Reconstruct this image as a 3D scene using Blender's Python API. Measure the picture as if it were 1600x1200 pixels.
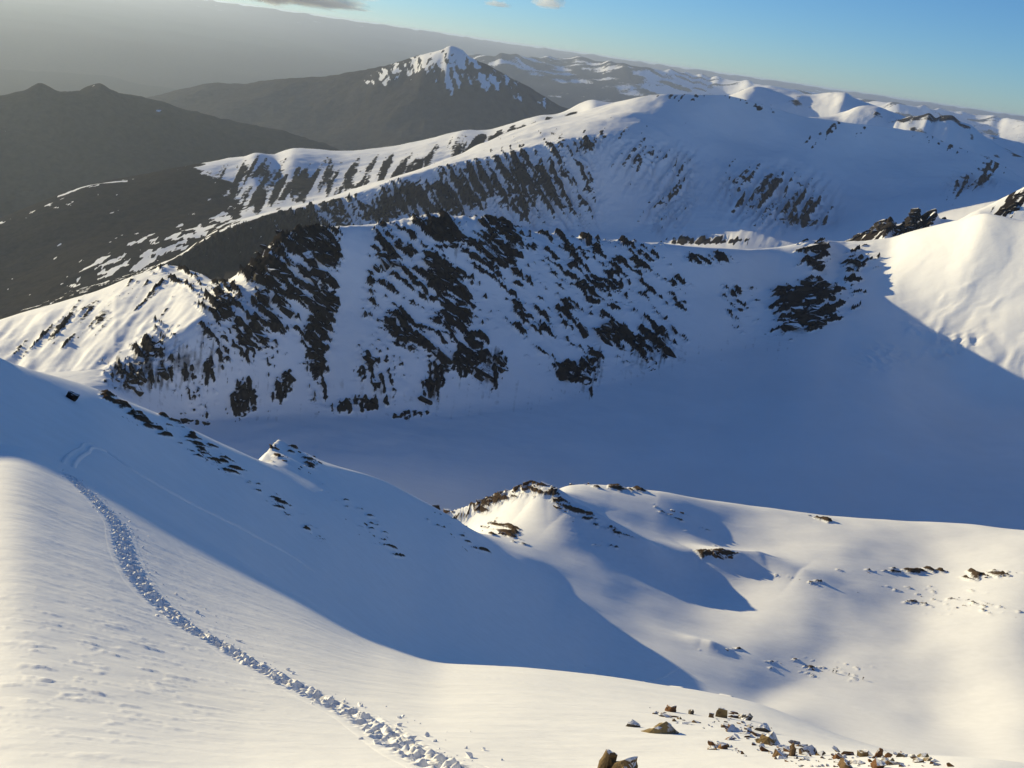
import bpy, bmesh, math, random
import numpy as np
from mathutils import Vector, Matrix

random.seed(7)
rng = np.random.default_rng(7)
scene = bpy.context.scene
for o in list(bpy.data.objects):
    bpy.data.objects.remove(o)

# ---------------------------------------------------------------- camera, world, sun, exposure
F = 1555.0                       # focal length in photograph pixels (1600 wide)
ROLL = math.radians(8.14)
PITCH = math.atan(527 / F)
SUN_AZ, SUN_EL = -56.0, 8.6      # azimuth from the view direction (negative = to the left)

rt = np.array([1.0, 0, 0]); up = np.array([0, math.sin(PITCH), math.cos(PITCH)]); fw = np.array([0, math.cos(PITCH), -math.sin(PITCH)])
CR = math.cos(ROLL) * rt + math.sin(ROLL) * up
CU = -math.sin(ROLL) * rt + math.cos(ROLL) * up

cam_d = bpy.data.cameras.new('camera')
cam = bpy.data.objects.new('camera', cam_d)
scene.collection.objects.link(cam)
scene.camera = cam
cam_d.sensor_width = 36.0
cam_d.lens = 36.0 * F / 1600.0
cam_d.clip_start = 0.2
cam_d.clip_end = 300000.0
cam.matrix_world = Matrix(((CR[0], CU[0], -fw[0], 0), (CR[1], CU[1], -fw[1], 0), (CR[2], CU[2], -fw[2], 0), (0, 0, 0, 1)))

world = bpy.data.worlds.new('World')
scene.world = world
world.use_nodes = True
wn = world.node_tree
wn.nodes.clear()
w_out = wn.nodes.new('ShaderNodeOutputWorld')
w_bg = wn.nodes.new('ShaderNodeBackground')
w_sky = wn.nodes.new('ShaderNodeTexSky')
w_sky.sky_type = 'NISHITA'
w_sky.sun_disc = False
w_sky.sun_elevation = math.radians(SUN_EL)
w_sky.sun_rotation = math.radians(SUN_AZ)
w_sky.altitude = 3000
w_sky.air_density = 1.0
w_sky.dust_density = 1.0
w_sky.ozone_density = 4.5
w_bg.inputs['Strength'].default_value = 0.10
wn.links.new(w_sky.outputs[0], w_bg.inputs[0])
wn.links.new(w_bg.outputs[0], w_out.inputs[0])

sun_d = bpy.data.lights.new('sun', 'SUN')
sun_d.energy = 4.2
sun_d.angle = math.radians(0.5)
sun_d.color = (1.0, 0.83, 0.47)
sun = bpy.data.objects.new('sun', sun_d)
scene.collection.objects.link(sun)
_a, _e = math.radians(SUN_AZ), math.radians(SUN_EL)
sun_vec = Vector((math.sin(_a) * math.cos(_e), math.cos(_a) * math.cos(_e), math.sin(_e)))
sun.rotation_euler = sun_vec.to_track_quat('Z', 'Y').to_euler()

scene.view_settings.view_transform = 'Standard'
scene.view_settings.look = 'None'
scene.view_settings.gamma = 1.0
scene.view_settings.use_curve_mapping = False
scene.view_settings.exposure = 0.6
scene.render.engine = 'CYCLES'
scene.cycles.use_denoising = True
scene.cycles.max_bounces = 5
scene.cycles.diffuse_bounces = 3
scene.cycles.volume_bounces = 3

HAZE_DENSITY = 1.0 / 54000.0

# ---------------------------------------------------------------- number helpers
def pix_ray(u, v):
    x = (np.asarray(u, float) - 800) / F
    y = -(np.asarray(v, float) - 600) / F
    d = fw + x[..., None] * CR + y[..., None] * CU
    h = np.hypot(d[..., 0], d[..., 1])
    return np.degrees(np.arctan2(d[..., 0], d[..., 1])), d[..., 2] / h

def project(x, y, z):
    p = np.stack([x, y, z], -1)
    a = p @ CR; b = p @ CU; c = np.maximum(p @ fw, 1e-3)
    return 800 + F * a / c, 600 - F * b / c

_perm = rng.permutation(512).astype(np.int64)
_ang = rng.uniform(0, 2 * np.pi, 512)
_gx, _gy = np.cos(_ang), np.sin(_ang)
_rv = rng.uniform(0, 1, 512)
def _hash(i, j):
    return _perm[(_perm[i & 511] + j) & 511]
def perlin(x, y):
    i = np.floor(x).astype(np.int64); j = np.floor(y).astype(np.int64)
    fx = x - i; fy = y - j
    sx = fx * fx * fx * (fx * (fx * 6 - 15) + 10); sy = fy * fy * fy * (fy * (fy * 6 - 15) + 10)
    def g(di, dj):
        h = _hash(i + di, j + dj)
        return _gx[h] * (fx - di) + _gy[h] * (fy - dj)
    a = g(0, 0) + sx * (g(1, 0) - g(0, 0))
    b = g(0, 1) + sx * (g(1, 1) - g(0, 1))
    return (a + sy * (b - a)) * 1.5
def fbm(x, y, n=5, gain=0.5, lac=2.03):
    s = 0; a = 1.0
    for k in range(n):
        s = s + a * perlin(x + 17.3 * k, y - 9.1 * k)
        x = x * lac; y = y * lac; a *= gain
    return s
def ridged(x, y, n=5):
    s = 0; a = 1.0
    for k in range(n):
        s = s + a * (1 - 2 * np.abs(perlin(x + 31.7 * k, y + 5.3 * k)))
        x = x * 2.07; y = y * 2.07; a *= 0.5
    return s / 1.9
def cells(x, y):
    """distance to nearest jittered cell point and that cell's random value"""
    i0 = np.floor(x).astype(np.int64); j0 = np.floor(y).astype(np.int64)
    best = np.full(x.shape, 9.0); val = np.zeros(x.shape)
    for di in (-1, 0, 1):
        for dj in (-1, 0, 1):
            h = _hash(i0 + di, j0 + dj)
            px = i0 + di + _rv[h]; py = j0 + dj + _rv[(h + 77) & 511]
            d = np.hypot(x - px, y - py)
            m = d < best
            best = np.where(m, d, best); val = np.where(m, _rv[(h + 191) & 511], val)
    return best, val
def sstep(a, b, x):
    t = np.clip((x - a) / (b - a), 0, 1)
    return t * t * (3 - 2 * t)

def pchip_slopes(x, y):
    """x, y: (..., K) -> slopes (..., K)"""
    h = np.diff(x, axis=-1); d = np.diff(y, axis=-1) / h
    m = np.zeros_like(y)
    w1 = 2 * h[..., 1:] + h[..., :-1]; w2 = h[..., 1:] + 2 * h[..., :-1]
    d0, d1 = d[..., :-1], d[..., 1:]
    ok = d0 * d1 > 0
    with np.errstate(divide='ignore', invalid='ignore'):
        hm = (w1 + w2) / (w1 / d0 + w2 / d1)
    m[..., 1:-1] = np.where(ok, hm, 0)
    m[..., 0] = d[..., 0]; m[..., -1] = d[..., -1]
    return m
def pchip(x, y, q):
    m = pchip_slopes(x, y)
    q = np.clip(q, x[0], x[-1])
    k = np.clip(np.searchsorted(x, q) - 1, 0, len(x) - 2)
    h = x[k + 1] - x[k]; t = (q - x[k]) / h
    return ((2*t**3 - 3*t**2 + 1) * y[k] + (t**3 - 2*t**2 + t) * h * m[k] + (-2*t**3 + 3*t**2) * y[k+1] + (t**3 - t**2) * h * m[k+1])

def line(pts, az):
    """pts: (u, v, d) pixels of the photograph with a plan distance, or ('a', azimuth, d, z). Returns d, z per azimuth"""
    A = []
    for p in pts:
        if p[0] == 'a':
            A.append((p[1], p[2], p[3] / p[2]))
        else:
            a, s = pix_ray(p[0], p[1])
            A.append((float(a), p[2], float(s)))
    A.sort()
    A = np.array(A)
    keep = np.concatenate([[True], np.diff(A[:, 0]) > 1e-3])
    A = A[keep]
    d = np.exp(pchip(A[:, 0], np.log(A[:, 1]), az))
    return d, pchip(A[:, 0], A[:, 2], az) * d

class Land:
    """a landform lofted through lines of ground points that run across the view, nearest first"""
    def __init__(self, az, lines, counts, geo=False, smooth=0):
        self.az = np.asarray(az)
        dd = np.array([l[0] for l in lines]).T; zz = np.array([l[1] for l in lines]).T   # cols x K
        for k in range(1, dd.shape[1]):
            dd[:, k] = np.maximum(dd[:, k], dd[:, k-1] + 0.5)
        if smooth:
            ker = np.exp(-0.5 * (np.arange(-3*smooth, 3*smooth+1) / smooth) ** 2); ker /= ker.sum()
            for M in (dd, zz):
                for k in range(M.shape[1]):
                    M[:, k] = np.convolve(np.pad(M[:, k], 3*smooth, mode='edge'), ker, mode='valid')
        m = pchip_slopes(dd, zz)
        D = []; Z = []; T = []
        for k, n in enumerate(counts):
            last = k == len(counts) - 1
            t = np.linspace(0, 1, n + 1)[: n + 1 if last else n]
            h = (dd[:, k+1] - dd[:, k])[:, None]
            if geo:
                r = (dd[:, k+1] / dd[:, k])[:, None]
                t2 = (r ** t[None] - 1) / (r - 1)
            else:
                t2 = np.repeat(t[None], len(az), 0)
            t3 = t2 ** 3; tq = t2 ** 2
            Z.append((2*t3-3*tq+1) * zz[:, k, None] + (t3-2*tq+t2) * h * m[:, k, None] + (-2*t3+3*tq) * zz[:, k+1, None] + (t3-tq) * h * m[:, k+1, None])
            D.append(dd[:, k, None] + h * t2); T.append(k + np.repeat(t[None], len(az), 0))
        self.D = np.concatenate(D, 1); self.Z = np.concatenate(Z, 1); self.T = np.concatenate(T, 1)
        a = np.radians(self.az)[:, None]
        self.X = self.D * np.sin(a); self.Y = self.D * np.cos(a)
        self.rock = np.zeros_like(self.Z)
    def pix(self):
        return project(self.X, self.Y, self.Z)
    def ground(self, x, y):
        az = math.degrees(math.atan2(x, y)); d = math.hypot(x, y)
        i = int(np.clip(np.searchsorted(self.az, az) - 1, 0, len(self.az) - 2))
        f = min(max((az - self.az[i]) / (self.az[i+1] - self.az[i]), 0), 1)
        return float((1-f) * np.interp(d, self.D[i], self.Z[i]) + f * np.interp(d, self.D[i+1], self.Z[i+1]))
    def hit(self, u, v, dmin=0):
        """first ground point seen through a pixel of the photograph"""
        az, s = pix_ray(u, v)
        i = int(np.argmin(np.abs(self.az - az)))
        r = self.Z[i] - s * self.D[i]
        ok = (r >= 0) & (self.D[i] > dmin)
        if not ok.any():
            j = int(np.argmax(np.where(self.D[i] > dmin, r / self.D[i], -9)))
            d = self.D[i, j]
        else:
            j = int(np.argmax(ok))
            if j > 0 and r[j-1] < 0:
                f = -r[j-1] / (r[j] - r[j-1]); d = self.D[i, j-1] + f * (self.D[i, j] - self.D[i, j-1])
            else:
                d = self.D[i, j]
        a = math.radians(float(az))
        x, y = d * math.sin(a), d * math.cos(a)
        return Vector((x, y, self.ground(x, y)))
    def normal(self, x, y, e):
        zx = (self.ground(x+e, y) - self.ground(x-e, y)) / (2*e); zy = (self.ground(x, y+e) - self.ground(x, y-e)) / (2*e)
        return Vector((-zx, -zy, 1)).normalized()
    def hill(self, pts, w, power=1.6, wback=None):
        """raise a hillock whose crest runs through the points (u, v, d)"""
        P = []
        for u, v, d in pts:
            az, s = pix_ray(u, v); a = math.radians(float(az))
            x, y = d * math.sin(a), d * math.cos(a)
            P.append((x, y, float(s) * d - self.ground(x, y)))
        if len(P) == 1: P = P + [(P[0][0] + .1, P[0][1], P[0][2])]
        best = np.zeros_like(self.Z)
        for (x0, y0, h0), (x1, y1, h1) in zip(P[:-1], P[1:]):
            dx, dy = x1 - x0, y1 - y0
            t = np.clip(((self.X - x0) * dx + (self.Y - y0) * dy) / (dx*dx + dy*dy), 0, 1)
            dist = np.hypot(self.X - x0 - t*dx, self.Y - y0 - t*dy)
            best = np.maximum(best, (h0 + t * (h1 - h0)) * np.exp(-(dist / w) ** power))
        self.Z += best
        return best
    def mesh(self, name, mat, label=None, extra=None):
        n, m = self.Z.shape
        co = np.stack([self.X, self.Y, self.Z], -1).reshape(-1, 3).astype(np.float32)
        idx = np.arange(n * m, dtype=np.int32).reshape(n, m)
        q = np.stack([idx[:-1, :-1], idx[1:, :-1], idx[1:, 1:], idx[:-1, 1:]], -1).reshape(-1, 4)
        return grid_mesh(name, co, q, mat, label, self.rock.reshape(-1), extra)

def grid_mesh(name, co, q, mat, label=None, rock=None, extra=None):
    me = bpy.data.meshes.new(name)
    me.vertices.add(len(co)); me.vertices.foreach_set('co', np.ascontiguousarray(co, np.float32).ravel())
    me.loops.add(q.size); me.loops.foreach_set('vertex_index', q.ravel().astype(np.int32))
    me.polygons.add(len(q)); me.polygons.foreach_set('loop_start', np.arange(0, q.size, 4, dtype=np.int32))
    me.polygons.foreach_set('use_smooth', np.ones(len(q), bool))
    if rock is not None:
        at = me.attributes.new('rock', 'FLOAT', 'POINT'); at.data.foreach_set('value', rock.astype(np.float32))
    for k, val in (extra or {}).items():
        at = me.attributes.new(k, 'FLOAT', 'POINT'); at.data.foreach_set('value', val.reshape(-1).astype(np.float32))
    me.update(calc_edges=True)
    me.materials.append(mat)
    ob = bpy.data.objects.new(name, me)
    scene.collection.objects.link(ob)
    ob['kind'] = 'structure'
    if label: ob['label'] = label
    return ob

# ---------------------------------------------------------------- materials
def new_mat(name):
    m = bpy.data.materials.new(name); m.use_nodes = True
    nt = m.node_tree; nt.nodes.clear()
    out = nt.nodes.new('ShaderNodeOutputMaterial'); b = nt.nodes.new('ShaderNodeBsdfPrincipled')
    nt.links.new(b.outputs[0], out.inputs[0])
    return m, nt, b
def N(nt, t, **kw):
    n = nt.nodes.new(t)
    for k, v in kw.items(): setattr(n, k, v)
    return n
def noise(nt, vec, scale, detail=4, rough=0.55):
    n = N(nt, 'ShaderNodeTexNoise'); n.inputs['Scale'].default_value = scale
    n.inputs['Detail'].default_value = detail; n.inputs['Roughness'].default_value = rough
    nt.links.new(vec, n.inputs['Vector']); return n.outputs[0]
def math_(nt, op, a, b=None, clamp=False):
    n = N(nt, 'ShaderNodeMath', operation=op, use_clamp=clamp)
    for i, v in enumerate((a, b)):
        if v is None: continue
        if isinstance(v, (int, float)): n.inputs[i].default_value = v
        else: nt.links.new(v, n.inputs[i])
    return n.outputs[0]
def ramp(nt, fac, a, b, lo=(0, 0, 0), hi=(1, 1, 1)):
    n = N(nt, 'ShaderNodeValToRGB'); e = n.color_ramp.elements
    e[0].position, e[1].position = a, b
    e[0].color = (*lo, 1); e[1].color = (*hi, 1)
    nt.links.new(fac, n.inputs[0]); return n.outputs[0]
def mix(nt, fac, a, b):
    n = N(nt, 'ShaderNodeMix', data_type='RGBA')
    if isinstance(fac, (int, float)): n.inputs[0].default_value = fac
    else: nt.links.new(fac, n.inputs[0])
    for s, v in ((6, a), (7, b)):
        if isinstance(v, tuple): n.inputs[s].default_value = (*v, 1)
        else: nt.links.new(v, n.inputs[s])
    return n.outputs[2]

SNOW = (0.86, 0.87, 0.90)
def terrain_mat(name, s, rock_a, rock_b, bump=0.4, bump_dist=0.3, edge=0.35, snow=SNOW, snow_bump=0.25, drift=None, scree=False):
    """snow with rock where the vertex attribute 'rock' is high; s = size in metres of the fine break-up"""
    m, nt, b = new_mat(name)
    pos = N(nt, 'ShaderNodeNewGeometry').outputs['Position']
    at = N(nt, 'ShaderNodeAttribute', attribute_name='rock').outputs['Fac']
    n1 = noise(nt, pos, 1.0 / s, 6, 0.65); n2 = noise(nt, pos, 0.12 / s, 5, 0.6)
    k = math_(nt, 'ADD', at, math_(nt, 'MULTIPLY', math_(nt, 'SUBTRACT', n1, 0.5), edge))
    mask = ramp(nt, k, 0.46, 0.54)
    rc = mix(nt, ramp(nt, n1, 0.3, 0.7), rock_a, rock_b)
    sc = mix(nt, ramp(nt, n2, 0.3, 0.75), snow, tuple(c * 0.93 for c in snow))
    if scree:
        dust = N(nt, 'ShaderNodeAttribute', attribute_name='scree').outputs['Fac']
        dk = ramp(nt, math_(nt, 'ADD', dust, math_(nt, 'MULTIPLY', math_(nt, 'SUBTRACT', n1, 0.5), 0.7)), 0.40, 0.75)
        sc = mix(nt, math_(nt, 'MULTIPLY', dk, 0.85), sc, (0.13, 0.12, 0.115))
    nt.links.new(mix(nt, mask, sc, rc), b.inputs['Base Color'])
    b.inputs['Roughness'].default_value = 0.7
    nt.links.new(math_(nt, 'MULTIPLY', math_(nt, 'SUBTRACT', 1.0, mask), 0.15), b.inputs['Specular IOR Level'])
    h = math_(nt, 'MULTIPLY', n1, math_(nt, 'ADD', math_(nt, 'MULTIPLY', mask, 1 - snow_bump), snow_bump))
    bp = N(nt, 'ShaderNodeBump'); bp.inputs['Strength'].default_value = bump; bp.inputs['Distance'].default_value = bump_dist
    nt.links.new(h, bp.inputs['Height'])
    last = bp
    for (ang, sx, sy, det, dist, strength) in drift or ():
        mp = N(nt, 'ShaderNodeMapping'); mp.inputs['Rotation'].default_value = (0, 0, math.radians(ang)); mp.inputs['Scale'].default_value = (1 / sx, 1 / sy, 1 / sy)
        nt.links.new(pos, mp.inputs['Vector'])
        nz = noise(nt, mp.outputs[0], 1.0, det, 0.6)
        b2 = N(nt, 'ShaderNodeBump'); b2.inputs['Strength'].default_value = strength; b2.inputs['Distance'].default_value = dist
        nt.links.new(nz, b2.inputs['Height']); nt.links.new(last.outputs[0], b2.inputs['Normal']); last = b2
    nt.links.new(last.outputs[0], b.inputs['Normal'])
    return m

def rock_mat(name, s, ca, cb, cc, snow_lo=0.62, snow_hi=0.8):
    """angular rock with snow lying on its upward faces"""
    m, nt, b = new_mat(name)
    g = N(nt, 'ShaderNodeNewGeometry')
    pos = g.outputs['Position']
    n1 = noise(nt, pos, 1.0 / s, 6, 0.65); n2 = noise(nt, pos, 0.2 / s, 3, 0.5)
    c = mix(nt, ramp(nt, n1, 0.32, 0.68), ca, cb)
    c = mix(nt, ramp(nt, n2, 0.45, 0.65), c, cc)
    sep = N(nt, 'ShaderNodeSeparateXYZ'); nt.links.new(g.outputs['Normal'], sep.inputs[0])
    k = math_(nt, 'ADD', sep.outputs[2], math_(nt, 'MULTIPLY', math_(nt, 'SUBTRACT', n1, 0.5), 0.5))
    c = mix(nt, ramp(nt, k, snow_lo, snow_hi), c, SNOW)
    nt.links.new(c, b.inputs['Base Color'])
    b.inputs['Roughness'].default_value = 0.85
    b.inputs['Specular IOR Level'].default_value = 0.1
    bp = N(nt, 'ShaderNodeBump'); bp.inputs['Strength'].default_value = 0.7; bp.inputs['Distance'].default_value = s * 0.4
    nt.links.new(n1, bp.inputs['Height']); nt.links.new(bp.outputs[0], b.inputs['Normal'])
    return m

M_near = terrain_mat('wind_packed_snow', 0.5, (0.10, 0.07, 0.045), (0.05, 0.035, 0.025), 0.25, 0.05, snow_bump=1, drift=[(-12, 1.3, .26, 4, .03, .3), (20, 24, 8, 6, .8, .32)])
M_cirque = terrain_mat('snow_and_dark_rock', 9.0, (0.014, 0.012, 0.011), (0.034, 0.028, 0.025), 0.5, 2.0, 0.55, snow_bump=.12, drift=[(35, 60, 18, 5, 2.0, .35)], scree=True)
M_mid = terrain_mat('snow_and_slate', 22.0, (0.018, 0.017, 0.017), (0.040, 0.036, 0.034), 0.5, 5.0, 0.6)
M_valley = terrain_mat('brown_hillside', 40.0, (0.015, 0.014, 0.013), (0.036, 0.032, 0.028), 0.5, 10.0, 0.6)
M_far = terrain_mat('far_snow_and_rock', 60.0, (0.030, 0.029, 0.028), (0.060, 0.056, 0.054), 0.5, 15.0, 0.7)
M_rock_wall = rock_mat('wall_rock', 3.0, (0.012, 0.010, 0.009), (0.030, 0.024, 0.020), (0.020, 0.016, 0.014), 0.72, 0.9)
M_rock_near = rock_mat('boulder_rock', 0.10, (0.16, 0.115, 0.065), (0.07, 0.05, 0.032), (0.20, 0.16, 0.085), 0.86, 1.0)
M_rock_spur = rock_mat('spur_rock', 1.2, (0.13, 0.08, 0.045), (0.05, 0.033, 0.022), (0.10, 0.06, 0.035), 0.7, 0.9)
M_clod = terrain_mat('broken_snow', 0.12, (0.5, 0.5, 0.5), (0.5, 0.5, 0.5), 0.5, 0.03)

def cols(a0, a1, n, f0=-31.0, f1=35.5, share=0.86):
    """azimuth columns, dense inside the view"""
    ni = int(n * share); no = n - ni
    l = max(0, f0 - a0); r = max(0, a1 - f1)
    nl = int(round(no * l / max(l + r, 1e-6))); nr = no - nl
    p = []
    if l > 0: p.append(np.linspace(a0, f0, nl, endpoint=False))
    p.append(np.linspace(max(a0, f0), min(a1, f1), ni, endpoint=r <= 0))
    if r > 0: p.append(np.linspace(f1, a1, nr))
    return np.concatenate(p)

# ---------------------------------------------------------------- the near slope, spur and bench
az = cols(-75, 60, 860)
o1 = np.ones_like(az)
L0 = (o1 * 1.2, o1 * -2.3)
L1 = line([('a', -75, 8, -4.5), ('a', -50, 8.5, -6.8), (0, 1200, 9), (400, 1200, 9), (800, 1200, 9.5), (1200, 1200, 10.5), (1600, 1200, 11), ('a', 45, 11, -6.2), ('a', 60, 11, -6)], az)
L2 = line([('a', -75, 25, -6), ('a', -48, 42, -20), (0, 700, 43), (110, 735, 43), (300, 840, 40), (450, 930, 35), (600, 1020, 27), (700, 1055, 23), (850, 1075, 20), (1000, 1098, 19),
           (1160, 1125, 18), (1300, 1160, 17), (1500, 1192, 16), (1700, 1212, 15), ('a', 60, 15, -9)], az)
L3 = line([('a', -75, 50, -9), ('a', -48, 68, -22), (0, 690, 80), (110, 728, 85), (300, 832, 95), (450, 922, 105), (600, 1010, 115), (700, 1047, 130), (850, 1068, 150),
           (1000, 1090, 225), (1160, 1118, 300), (1300, 1150, 340), (1500, 1180, 350), (1700, 1205, 350), ('a', 60, 350, -190)], az)
L4 = line([('a', -75, 80, -6), ('a', -48, 95, -20), (0, 620, 120), (130, 690, 118), (300, 760, 150), (500, 880, 170), (700, 990, 215), (900, 1050, 290), (1060, 1045, 370),
           (1180, 1075, 395), (1303, 1048, 455), (1450, 1090, 448), (1650, 1100, 462), ('a', 60, 450, -250)], az)
L5 = line([('a', -75, 120, 0), ('a', -48, 132, -2), (0, 560, 150), (130, 600, 190), (250, 650, 225), (400, 722, 265), (480, 760, 300), (690, 805, 455), (800, 850, 484),
           (950, 880, 514), (1100, 900, 560), (1300, 890, 600), (1450, 900, 640), (1650, 895, 660), ('a', 60, 680, -270)], az)
L6 = line([('a', -75, 240, -90), ('a', -48, 260, -100), ('a', -29, 270, -150), ('a', -20, 330, -210), ('a', -14, 390, -250), ('a', -3.3, 560, -320), ('a', 1, 610, -310), (900, 765, 640), (1000, 778, 660), (1250, 805, 720),
           (1600, 830, 760), (1700, 835, 760), ('a', 60, 800, -280)], az)
L7 = (L6[0] + 150, np.minimum(L6[1] - 90, -350))
L8 = (L6[0] + 330, np.minimum(L6[1] - 200, -470))
near = Land(az, [L0, L1, L2, L3, L4, L5, L6, L7, L8], [50, 330, 110, 80, 140, 110, 40, 8], geo=True, smooth=5)
# hillocks on the spur and the bench
near.hill([(404, 729, 285), (418, 706, 303), (434, 687, 322), (470, 706, 342), (520, 735, 370), (600, 775, 425)], 14, 1.25)
near.hill([(690, 800, 600), (745, 785, 595), (800, 765, 585), (826, 753, 580), (850, 757, 572), (900, 786, 560), (960, 816, 553), (1010, 845, 548)], 24, 1.25)
near.hill([(880, 765, 640), (905, 756, 650), (960, 760, 655), (1030, 773, 655)], 40, 1.7)
near.hill([(1085, 864, 566), (1130, 858, 574), (1180, 862, 582), (1250, 890, 576), (1290, 907, 572)], 22, 1.5)
near.hill([(1095, 1000, 430), (1110, 1002, 430)], 9, 1.8)

# relief of the near ground
X, Y, D = near.X, near.Y, near.D
c, s_ = math.cos(math.radians(-12)), math.sin(math.radians(-12))
wx, wy = X * c - Y * s_, X * s_ + Y * c                     # wind-aligned coordinates
NU, NV = near.pix()
near.Z += np.clip(D * 0.0045, 0, 1.3) * fbm(X / (D.clip(20, 400) * 0.22), Y / (D.clip(20, 400) * 0.22), 3) * sstep(25, 80, D)
near.Z += 0.010 * fbm(wx / 1.6, wy / 0.7, 4) * sstep(4, 8, D)
rip = np.exp(-((NU - 130) / 260) ** 2 - ((NV - 1060) / 120) ** 2) + 0.25 * np.exp(-((NU - 250) / 500) ** 2 - ((NV - 900) / 150) ** 2)
near.Z += 0.045 * rip * np.clip(fbm(wx / 0.75, wy / 0.27, 4, .6) - 0.25, 0, 1) * (D < 40)

# ---------------------------------------------------------------- the cirque behind it
azc = cols(-50, 52, 700)
o1 = np.ones_like(azc)
C0 = (o1 * 640, o1 * -470)
C1 = line([('a', -50, 820, -420), ('a', -20, 850, -385), ('a', -5, 880, -384), ('a', 12, 900, -382), ('a', 18, 940, -372), ('a', 24, 1000, -372), ('a', 30, 1020, -365), ('a', 40, 1020, -350), ('a', 52, 1000, -330)], azc)
C2 = line([('a', -50, 860, -400), (-100, 640, 900), (90, 615, 890), (160, 603, 900), (215, 625, 905), (300, 660, 930), (430, 655, 950), (680, 655, 985), (900, 620, 1080), (1050, 575, 1200), (1200, 545, 1320), (1300, 555, 1320),
           (1400, 600, 1270), (1500, 635, 1280), (1600, 645, 1290), (1700, 655, 1270), ('a', 52, 1250, -300)], azc)
C3 = line([('a', -50, 1000, -420), (-100, 600, 1060), (0, 560, 1060), (100, 565, 1010), (180, 560, 985), (250, 535, 1000), (300, 500, 1020), (350, 480, 1045), (420, 500, 1045), (520, 500, 1075), (680, 500, 1100), (900, 490, 1200), (1050, 470, 1310), (1200, 460, 1430),
           (1270, 455, 1460), (1330, 470, 1450), (1400, 490, 1430), (1500, 500, 1410), (1600, 480, 1400), (1700, 480, 1380), ('a', 52, 1330, -190)], azc)
C4 = line([('a', -50, 1450, -640), (-200, 580, 1450), (0, 500, 1400), (150, 455, 1350), (230, 425, 1330), (270, 417, 1320), (310, 428, 1260), (345, 443, 1180), (370, 430, 1150), (400, 408, 1140), (440, 370, 1132), (480, 362, 1140),
           (530, 356, 1160), (600, 350, 1190), (680, 338, 1212), (730, 340, 1225), (770, 345, 1240), (830, 362, 1270), (900, 372, 1300), (1000, 378, 1360), (1090, 386, 1420), (1160, 390, 1480), (1220, 386, 1540),
           (1270, 377, 1570), (1330, 378, 1640), (1390, 372, 1640), (1430, 360, 1600), (1500, 343, 1540), (1545, 334, 1500), (1600, 345, 1480), (1700, 350, 1450), ('a', 52, 1400, -120)], azc)
C5 = (C4[0] + 120, C4[1] - 80)
C6 = (C4[0] + 500, C4[1] - 480)
cirque = Land(azc, [C0, C1, C2, C3, C4, C5, C6], [12, 60, 100, 130, 30, 6], smooth=1)

# rocky knoll beyond the right end of the crest
azk = cols(15, 42, 360, 15, 36)
o1 = np.ones_like(azk)
K0 = (o1 * 1560, o1 * -330)
K1 = line([(1250, 400, 1720), (1300, 388, 1720), (1330, 377, 1720), (1360, 361, 1720), (1384, 346, 1720), (1391, 338, 1720), (1402, 353, 1725), (1415, 345, 1725), (1429, 328, 1725), (1437, 346, 1725), (1450, 339, 1725), (1461, 331, 1725), (1470, 343, 1725), (1490, 345, 1720), (1520, 332, 1720), (1550, 318, 1730), (1580, 303, 1740), (1620, 283, 1750), (1700, 262, 1760), ('a', 42, 1760, -60)], azk)
K2 = (K1[0] + 350, K1[1] - 330)
knoll = Land(azk, [K0, K1, K2], [60, 20])

# ---------------------------------------------------------------- the broad mountain beyond
azm = cols(-34, 40, 640)
o1 = np.ones_like(azm)
B0 = line([('a', -34, 2000, -1000), (200, 560, 2150), (440, 450, 2300), (900, 440, 2350), (1100, 440, 2350), (1300, 430, 2450), (1450, 400, 2500), (1600, 360, 2600), ('a', 40, 2700, -200)], azm)
B1 = line([('a', -34, 2500, -1000), (200, 480, 2750), (400, 410, 2840), (600, 355, 2960), (700, 348, 2990), (850, 360, 2980), (1000, 370, 2900), (1150, 366, 2850), (1300, 350, 3250), (1400, 310, 3600), (1500, 295, 3750), (1600, 300, 3700), ('a', 40, 3200, -200)], azm)
B2 = line([('a', -34, 2650, -940), (100, 472, 2850), (270, 411, 2900), (350, 361, 2950), (500, 319, 3050), (590, 294, 3100), (690, 259, 3150), (760, 246, 3200), (850, 224, 3250), (915, 209, 3300), (960, 208, 3330), (1060, 215, 3480),
           (1150, 228, 3600), (1250, 245, 3620), (1350, 252, 3800), (1450, 252, 3900), (1550, 278, 3880), (1620, 305, 3800), ('a', 40, 3600, -150)], azm)
B3 = line([('a', -34, 2850, -960), (100, 463, 3000), (270, 404, 3050), (350, 352, 3100), (420, 335, 3150), (500, 311, 3250), (590, 287, 3350), (690, 252, 3450), (720, 242, 3500), (760, 222, 3600), (800, 205, 3700), (840, 192, 3750),
           (900, 178, 3850), (960, 160, 3800), (1000, 152, 3740), (1060, 148, 3720), (1130, 149, 3760), (1165, 156, 3790), (1210, 170, 3820), (1260, 183, 3860), (1330, 192, 3900), (1400, 201, 4000), (1440, 209, 4030),
           (1480, 226, 4040), (1530, 243, 4000), (1565, 258, 3960), (1600, 280, 3900), (1700, 320, 3800), ('a', 40, 3600, -140)], azm)
B4 = (B3[0] + 300, B3[1] - 160)
B5 = (B3[0] + 900, B3[1] - 700)
B2b = tuple(B2[k] + 0.93 * (B3[k] - B2[k]) for k in (0, 1))
broad = Land(azm, [B0, B1, B2, B2b, B3, B4, B5], [10, 120, 52, 10, 14, 6], smooth=1)

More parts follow.
